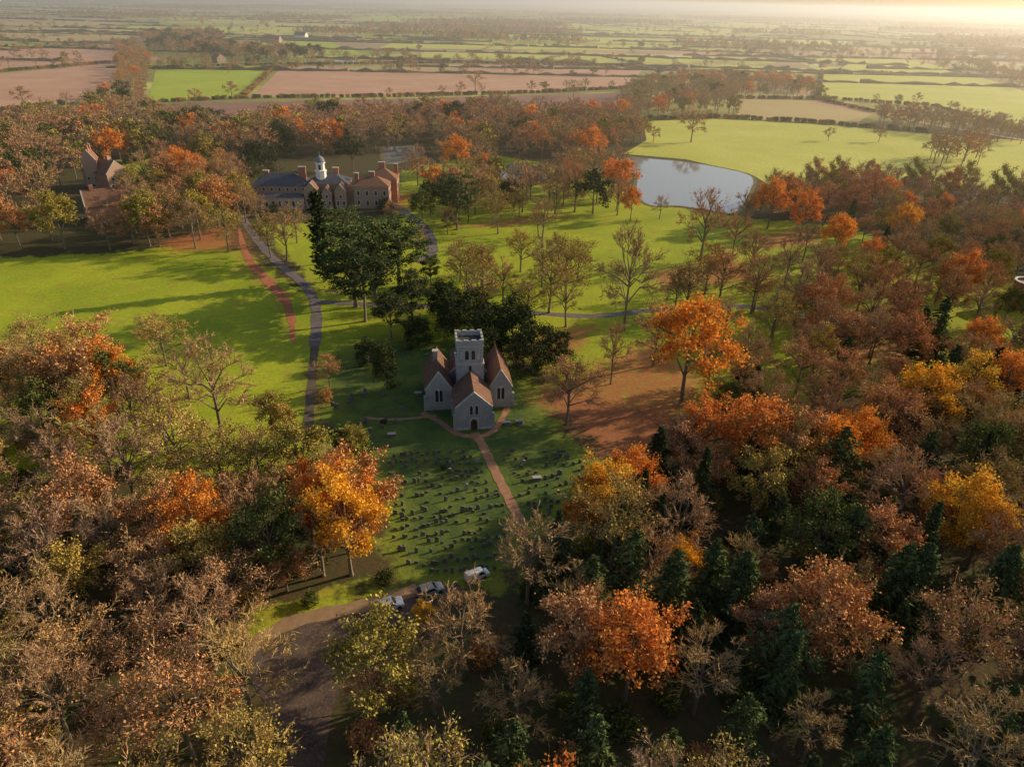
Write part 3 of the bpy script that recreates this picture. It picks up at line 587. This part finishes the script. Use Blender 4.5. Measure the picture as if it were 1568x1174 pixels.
# ---------------------------------------------------------------- woods
mixL=[("bare0",3),("bare1",2.5),("bare2",3),("bare3",1.6),("brushy",7),("brushy_r",3),("ol0",1.6),("ru1",1.4),("go0",.6),("or1",.9),("gr1",.7),("con0",.4)]
mixR=[("bare0",1.6),("bare1",1.6),("bare2",1.6),("bare3",1.2),("brushy",1.8),("brushy_r",2),("ol1",.8),("ru0",1),("or0",.5),("go1",.35),("con0",2.6),("con1",3.2),("con2",2.2),("dcon0",1.6),("dcon1",2),("dcon2",1),("gr0",.8)]
wood("foreground_wood",[(-350,640),(-100,600),(170,610),(240,680),(300,740),(430,745),(560,800),(590,880),(470,915),(375,985),(335,1030),(395,1110),(425,1174),(440,1500),(-800,1500)],5.7,mixL,10,14.5)
wood("foreground_wood",[(1010,740),(1100,690),(1300,640),(1568,610),(2000,640),(2600,1500),(520,1500),(510,1174),(530,1080),(570,1020),(640,960),(740,925),(830,890),(880,820)],5.5,mixR,9,15)
mixM=[("bare0",2),("bare1",2),("bare2",2),("brushy",2.6),("brushy_r",3),("ru0",1.8),("ru1",1.8),("or0",1.6),("ol0",1),("go0",.4),("gr0",.9),("con1",1),("yew",.2)]
wood("east_wood",[(1260,420),(1300,345),(1420,335),(1568,340),(1900,360),(2100,640),(1568,615),(1300,640),(1150,670),(1110,610),(1180,560),(1240,500)],7.6,mixM,9,14)
wood("park_clump",[(1000,470),(1100,380),(1250,390),(1260,600),(1090,620)],14,[("bare0",2),("bare1",2),("bare2",1),("brushy",1),("brushy_r",1.5),("or0",.9)],11,16)
wood("park_clump",[(690,430),(880,405),(900,500),(780,510),(700,480)],8.5,[("bare1",2),("bare3",3),("brushy",2),("bare0",1)],11,16)
wood("park_clump",[(620,345),(700,300),(860,300),(900,340),(830,372),(700,365)],13,[("bare1",2),("bare3",2),("brushy",2),("ru0",1),("gr0",.6),("ol1",1)],9,15)
under=[("bu_ol",3),("bu_gr",2),("bu_ru",2),("bu_dk",1)]
wood("undergrowth",[(-350,660),(240,680),(430,745),(600,890),(370,1020),(440,1500),(-800,1500)],6.5,under,1.6,3.4)
wood("undergrowth",[(1010,740),(1300,640),(2000,640),(2600,1500),(520,1500),(530,1080),(640,965),(880,810)],6.5,under,1.6,3.4)
mixB=[("f_ru",4),("f_ba",8),("f_or",1.2),("f_ol",1.8),("f_gr",.6),("f_dk",.4)]
wood("park_woodland",[(-300,290),(-300,235),(0,205),(200,190),(340,205),(345,235),(240,240),(130,262),(60,330),(0,345),(-300,400)],8.2,mixB,12,18)
wood("park_woodland",[(0,360),(120,345),(200,310),(250,270),(350,265),(385,300),(380,345),(300,372),(180,382),(0,398)],8.4,[("brushy_r",3),("bare0",2),("bare1",2),("or0",1),("ru0",1.5),("ol0",1)],12,17)
wood("park_woodland",[(340,215),(480,192),(600,188),(760,182),(960,190),(985,215),(955,232),(900,255),(830,250),(740,245),(640,228),(560,240),(440,240),(380,262),(345,245)],8.2,mixB,12,18)
wood("park_woodland",[(640,290),(740,262),(760,290),(850,295),(870,265),(950,270),(972,318),(900,330),(800,330),(700,335)],9,mixB,10,17)
wood("copse",[(975,140),(1050,125),(1220,130),(1255,150),(1120,150),(1125,180),(1000,180),(960,190),(950,165)],10,mixB,11,16)
wood("copse",[(1345,180),(1420,190),(1568,205),(1568,222),(1420,208),(1340,196)],8,[("f_ru",3),("f_ba",3)],10,14)
wood("copse",[(215,60),(330,52),(350,80),(440,82),(500,88),(470,95),(340,95),(230,80)],14,[("f_dk",1.5),("f_ru",3),("f_ba",2),("f_gr",1)],12,18)
wood("copse",[(175,72),(215,75),(228,100),(222,157),(235,185),(110,190),(150,160),(190,120)],11,mixB,10,15)
wood("copse",[(1420,240),(1500,238),(1505,258),(1430,256)],8,[("f_ru",3),("f_ba",2)],12,16)
wood("copse",[(1150,320),(1250,298),(1400,298),(1568,320),(1900,340),(1900,375),(1568,345),(1400,340),(1290,350),(1160,345)],8.5,[("or0",1),("ru1",2),("brushy_r",3),("bare0",3),("ol1",1.4),("brushy",2)],11,16)
# hedges
hb=[("bu_ol",2),("bu_ru",2),("bu_gr",2)]; ht=[("f_ru",3),("f_ba",4),("f_ol",2),("f_gr",.6)]
for q in ([(226,158),(370,151),(590,149),(820,143),(962,136)],[(235,104),(425,100),(700,97),(985,103)],[(425,101),(372,150)],[(-400,140),(0,111),(185,95)],[(-400,92),(0,78),(178,67)],[(1125,151),(1250,153),(1340,173)],[(985,184),(1100,181),(1250,189),(1420,204)],[(1258,110),(1252,150)],[(1252,151),(1430,164),(1568,204)],[(0,171),(100,160)],[(240,160),(250,186),(480,187),(700,182)]):
    along("field_hedgerow",q,3,hb,2.2,3.6,.5)
for q in ([(480,90),(640,94),(700,97),(985,103)],[(590,149),(820,143),(962,136)],[(1252,151),(1430,164),(1568,204),(1800,230)],[(-400,92),(0,78),(178,67)],[(985,184),(1100,181)],[(1200,84),(1400,91),(1500,117),(1568,138),(1800,180)],[(1400,91),(1568,112),(1800,150)],[(1430,60),(1568,85),(1700,105)]):
    along("hedgerow_trees",q,22,ht,7,12,3)
along("riverside_trees",[(1420,88),(1480,100),(1568,128),(1700,160)],9,ht,8,14,8)
along("riverside_trees",[(1400,60),(1480,72),(1568,95),(1700,125)],9,ht,9,15,18)
along("manor_hedge",[(150,262),(240,240),(340,231)],2.5,[("bu_dk",1)],2,3,.3)
# open marsh country to the horizon
HH=[("h_ru",4),("h_ol",3),("h_gr",1)]
hedm=simple("hedge_foliage",(0.10,0.10,0.035),(0.26,0.18,0.08),.05,objc=False,bump=0)
hv=[];hf=[]
def ridge(ax_,ay_,bx_,by_,h_,w_):
    L=math.hypot(bx_-ax_,by_-ay_); n=max(2,int(L/9)); nx_,ny_=-(by_-ay_)/L,(bx_-ax_)/L; b0=len(hv)
    for i in range(n+1):
        t=i/n; x=ax_+(bx_-ax_)*t+random.gauss(0,1.2); y=ay_+(by_-ay_)*t+random.gauss(0,1.2); hh=h_*random.uniform(.3,1.3)
        hv.extend([(x-nx_*w_,y-ny_*w_,0),(x-nx_*w_*.6,y-ny_*w_*.6,hh*.8),(x+nx_*w_*.5,y+ny_*w_*.5,hh),(x+nx_*w_,y+ny_*w_,0)])
    for i in range(n):
        for j in range(3): a=b0+4*i+j; hf.append((a,a+4,a+5,a+1))
def tree_noise(x,y): return math.sin(x/310+math.sin(y/420)*2)+math.sin(y/260+math.sin(x/530)*2.2)
Yk=800.0; rows=[]
while Yk<11000:
    rows.append((Yk,random.uniform(-.14,.16),random.uniform(0,9))); Yk*=random.uniform(1.05,1.13)
for (y0,s0,p0),(y1,s1,p1) in zip(rows,rows[1:]):
    L=y0*.9; x=-L; st=60 if y0<3000 else 120; amp=10+y0*.012
    f=lambda xx,yy,ss,pp: yy+xx*ss*.5+amp*math.sin(xx/(230+yy*.05)+pp)
    while x<L:
        if math.sin(x/270+p0)+.8*math.sin(x/97+p0*3)>-.4: ridge(x,f(x,y0,s0,p0),x+st,f(x+st,y0,s0,p0),random.uniform(2.2,5),2.0+y0/2000)
        tn=tree_noise(x,y0)
        for k in range(int(st/(9+y0/500))):
            if random.random()<.14+.5*max(0,tn):
                xx=x+random.uniform(0,st); kk=pick(ht if y0<1800 else HH); inst("marsh_hedgerows",kk,xx,f(xx,y0,s0,p0)+random.gauss(0,5),random.uniform(6,13))
        x+=st
    x=-L+random.uniform(0,200)
    while x<L:
        dx=random.uniform(-.7,.7)*(y1-y0); ya=f(x,y0,s0,p0); yb=f(x+dx,y1,s1,p1)
        ridge(x,ya,x+dx,yb,random.uniform(2,4.5),2.0)
        tn=tree_noise(x,y0)
        for k in range(int((y1-y0)/12)):
            if random.random()<.10+.4*max(0,tn):
                t=random.random(); inst("marsh_hedgerows",pick(ht if y0<1800 else HH),x+dx*t,ya+(yb-ya)*t,random.uniform(6,12))
        x+=random.uniform(120,420)*(1+y0/5000)
mobj("marsh_hedges",hv,hf,hedm)
for k in range(60):
    Yc=random.uniform(1100,9000); Xc=random.uniform(-.85,.85)*Yc; a=random.uniform(50,240)+Yc*.04; b_=a*.2
    wood("distant_wood",[(Xc-a,Yc-b_),(Xc+a,Yc-b_*.7),(Xc+a*.8,Yc+b_),(Xc-a*.7,Yc+b_)],12,HH,10,16,world=True,maxn=200,exc=False)
for (u,v,h) in ((37,165,14),(105,165,10),(355,152,13),(350,112,9),(728,141,17),(878,150,14),(1058,218,18),(1268,216,8),(1345,218,9),(1000,218,9),(570,101,8),(632,98,10),(706,98,8),(910,101,9),(300,160,11),(262,100,9)):
    place("f_ba" if random.random()<.5 else "f_ru",u,v,h,1.15)
# ---------------------------------------------------------------- individual park trees
T=[("cyp",497,432,25,.8),("pine",545,470,24,1.1),("pine",575,455,22,1.2),("pine",612,440,21,1.2),("cedar",560,492,20,1.0),("cedar",632,500,16,.8),("pine",530,400,18,1.1),("cedar",600,520,13,.9),
("pine",700,352,20,1.1),("pine",690,330,16,1),("yew",780,320,11,.8),("cedar",540,262,17,1),("yew",430,240,16,1.1),("yew",400,262,13,1.2),("yew",375,282,11,1.2),("yew",690,345,5,1.2),("cyp",535,235,12,1),
("yew",700,520,12,.85),("yew",750,545,11,.9),("yew",815,572,11,.9),("yew",680,490,10,.9),("cedar",730,500,11,.9),("yew",640,530,7,.9),("yew",590,592,9.5,.55),("yew",565,560,6,.9),("yew",850,560,8,.9),("yew",785,535,12,.9),
("bare2",955,506,25,.75),("bare0",935,588,14,.6),("brushy_r",868,650,14,.95),("or0",1042,620,22,1.0),("brushy_r",1000,560,14,1),("bare1",1080,605,14,1),
("bare0",705,430,12,.9),("brushy",740,440,12,.9),("bare1",640,400,11,1),("pine",660,440,10,1),
("bare0",1072,400,22,.95),("bare1",1150,480,17,1),("brushy_r",1100,470,16,1.1),("bare0",1215,500,17,1),("brushy",1050,480,14,1.1),("ru1",1340,480,13,1),("or1",1455,470,14,1),("bare2",1200,440,14,1),("bare3",830,370,15,.9),("bare1",880,325,20,.8),("bare0",755,345,15,.9),("bare2",945,330,14,.9),("or0",965,338,12,.8),("bare1",1010,335,9,1),
("or0",1175,350,17,1),("or1",1225,362,15,1),("ru0",1200,335,16,1),("bare1",1140,345,13,1),("ru1",1330,300,13,1),("ru1",1300,345,15,1),
("bare3",440,400,16,.9),("brushy",415,395,13,1),("brushy",350,385,14,1),("bare0",300,380,15,1),("ru0",245,378,13,1),("brushy_r",205,375,13,1),("bare3",395,350,12,1),("brushy",375,330,12,1),("bare1",455,372,13,.9),("yew",420,330,4,1),("brushy_r",320,330,15,1),("bare0",600,345,9,1),("yew",590,325,5,1.2),
("brushy_r",150,610,17,1.1),("or1",185,640,14,1),("ru0",100,640,14,1),("brushy",60,560,11,1.1),("bare0",40,600,11,1.1),("bare2",340,665,18,1),("brushy",255,560,11,1.2),("brushy",240,540,9,1),("ol0",420,670,9,.9),("ol0",440,680,8,.8),("bare1",290,610,12,1.1),("brushy",235,650,13,1),
("brushy_r",505,592,7,1),("ru1",500,625,4,1),("bu_gr",538,705,6.5,.75),("ol0",545,712,7.5,1),("brushy",400,740,11,1),("or0",480,790,10,.9),
("go1",538,880,16,.85),("or1",500,850,14.5,.9),("or1",560,840,11,.8),("ru0",440,905,7,1.1),("go1",650,968,5.2,.8),("brushy_r",575,1100,8,1),
("or1",905,808,9.5,.9),("or0",880,825,7,1),("dcon0",975,830,13,1),("con0",945,850,11,1.1),("dcon1",1000,860,12,1),("ru0",1000,800,7,1),("bare1",810,900,9,1),("con1",830,920,9,1),
("or1",1075,720,13,1),("or0",1140,735,15,1.1),("ru1",1200,745,14,1.1),("or0",1255,745,13,1),("ru1",1040,735,11,1),("gr0",1110,650,9,1),
("go0",1400,665,14,1.1),("go1",1470,650,13,1),("or0",1520,640,14,1.1),("go0",1345,660,10,1),("con1",1395,550,13,1.2),("con2",1420,560,12,1.2),("dcon0",1130,600,10,1.1),("or1",1300,725,9,.9),("go1",1480,870,12,1),("go0",1310,710,9,1),("go1",1040,900,8,1),("con1",1120,960,13,1.1),("con2",1280,900,14,1.1),("con1",1350,960,14,1.1),("con2",1180,1060,14,1.1),("con1",900,960,12,1.2),("con2",960,930,13,1.1),("con1",1500,960,14,1.1),
("or0",700,270,17,1),("bare0",730,262,17,1),("bare1",680,262,16,1),("bare2",640,285,16,.9),("or1",745,290,13,.9),("or0",905,235,14,1),("ru0",870,300,14,1),
("brushy",1180,530,13,1),("brushy_r",1260,540,13,1),("ru0",1290,560,12,1),("ol1",1240,580,11,1),("con1",1150,620,9,1.2),("con0",1280,600,10,1.2),("bare1",1330,560,13,1)]
for q in T: place(*q)
for k in range(26):
    q=random.choice([areaA,areaC,areaB]); x=random.uniform(-50,25);y=random.uniform(75,140)
    if inside(x,y,q) and not inside(x,y,EXC[0]): place_w(random.choice(["bu_gr","bu_dk","bu_ol"]),x,y,random.uniform(.8,1.6))
# instancers
kn={"foreground_wood":"woodland","east_wood":"woodland"}
for (grp,k),pts in INST.items():
    vs=[];fs=[]
    for (x,y,s) in pts:
        a=random.uniform(0,6.28); n=len(vs); r_2=s*math.sqrt(.5)
        for j in range(4): vs.append((x+r_2*math.cos(a+j*math.pi/2),y+r_2*math.sin(a+j*math.pi/2),0.0))
        fs.append((n,n+1,n+2,n+3))
    me=bpy.data.meshes.new(grp); me.from_pydata(vs,[],fs); me.update(); o=bpy.data.objects.new(kn.get(grp,grp),me); scene.collection.objects.link(o)
    o.instance_type='FACES'; o.use_instance_faces_scale=True; o.instance_faces_scale=1.0; o.show_instancer_for_render=False; o.show_instancer_for_viewport=False
    c=bpy.data.objects.new(nm(k)+"_form",PR[k]); c.parent=o; scene.collection.objects.link(c)
# ---------------------------------------------------------------- low mist over the marsh country (real scattering layer)
me=bpy.data.meshes.new("valley_haze"); me.from_pydata(bv(-14000,14000,190,16000,-3,85),[],BF)
mm=bpy.data.materials.new("haze"); mm.use_nodes=True; t=mm.node_tree; t.nodes.remove(t.nodes["Principled BSDF"]); vs_=t.nodes.new("ShaderNodeVolumeScatter"); vs_.inputs["Color"].default_value=(1,.92,.80,1); vs_.inputs["Density"].default_value=.00038; vs_.inputs["Anisotropy"].default_value=.5
t.links.new(vs_.outputs[0],t.nodes["Material Output"].inputs["Volume"]); me.materials.append(mm)
scene.collection.objects.link(bpy.data.objects.new("valley_haze",me))
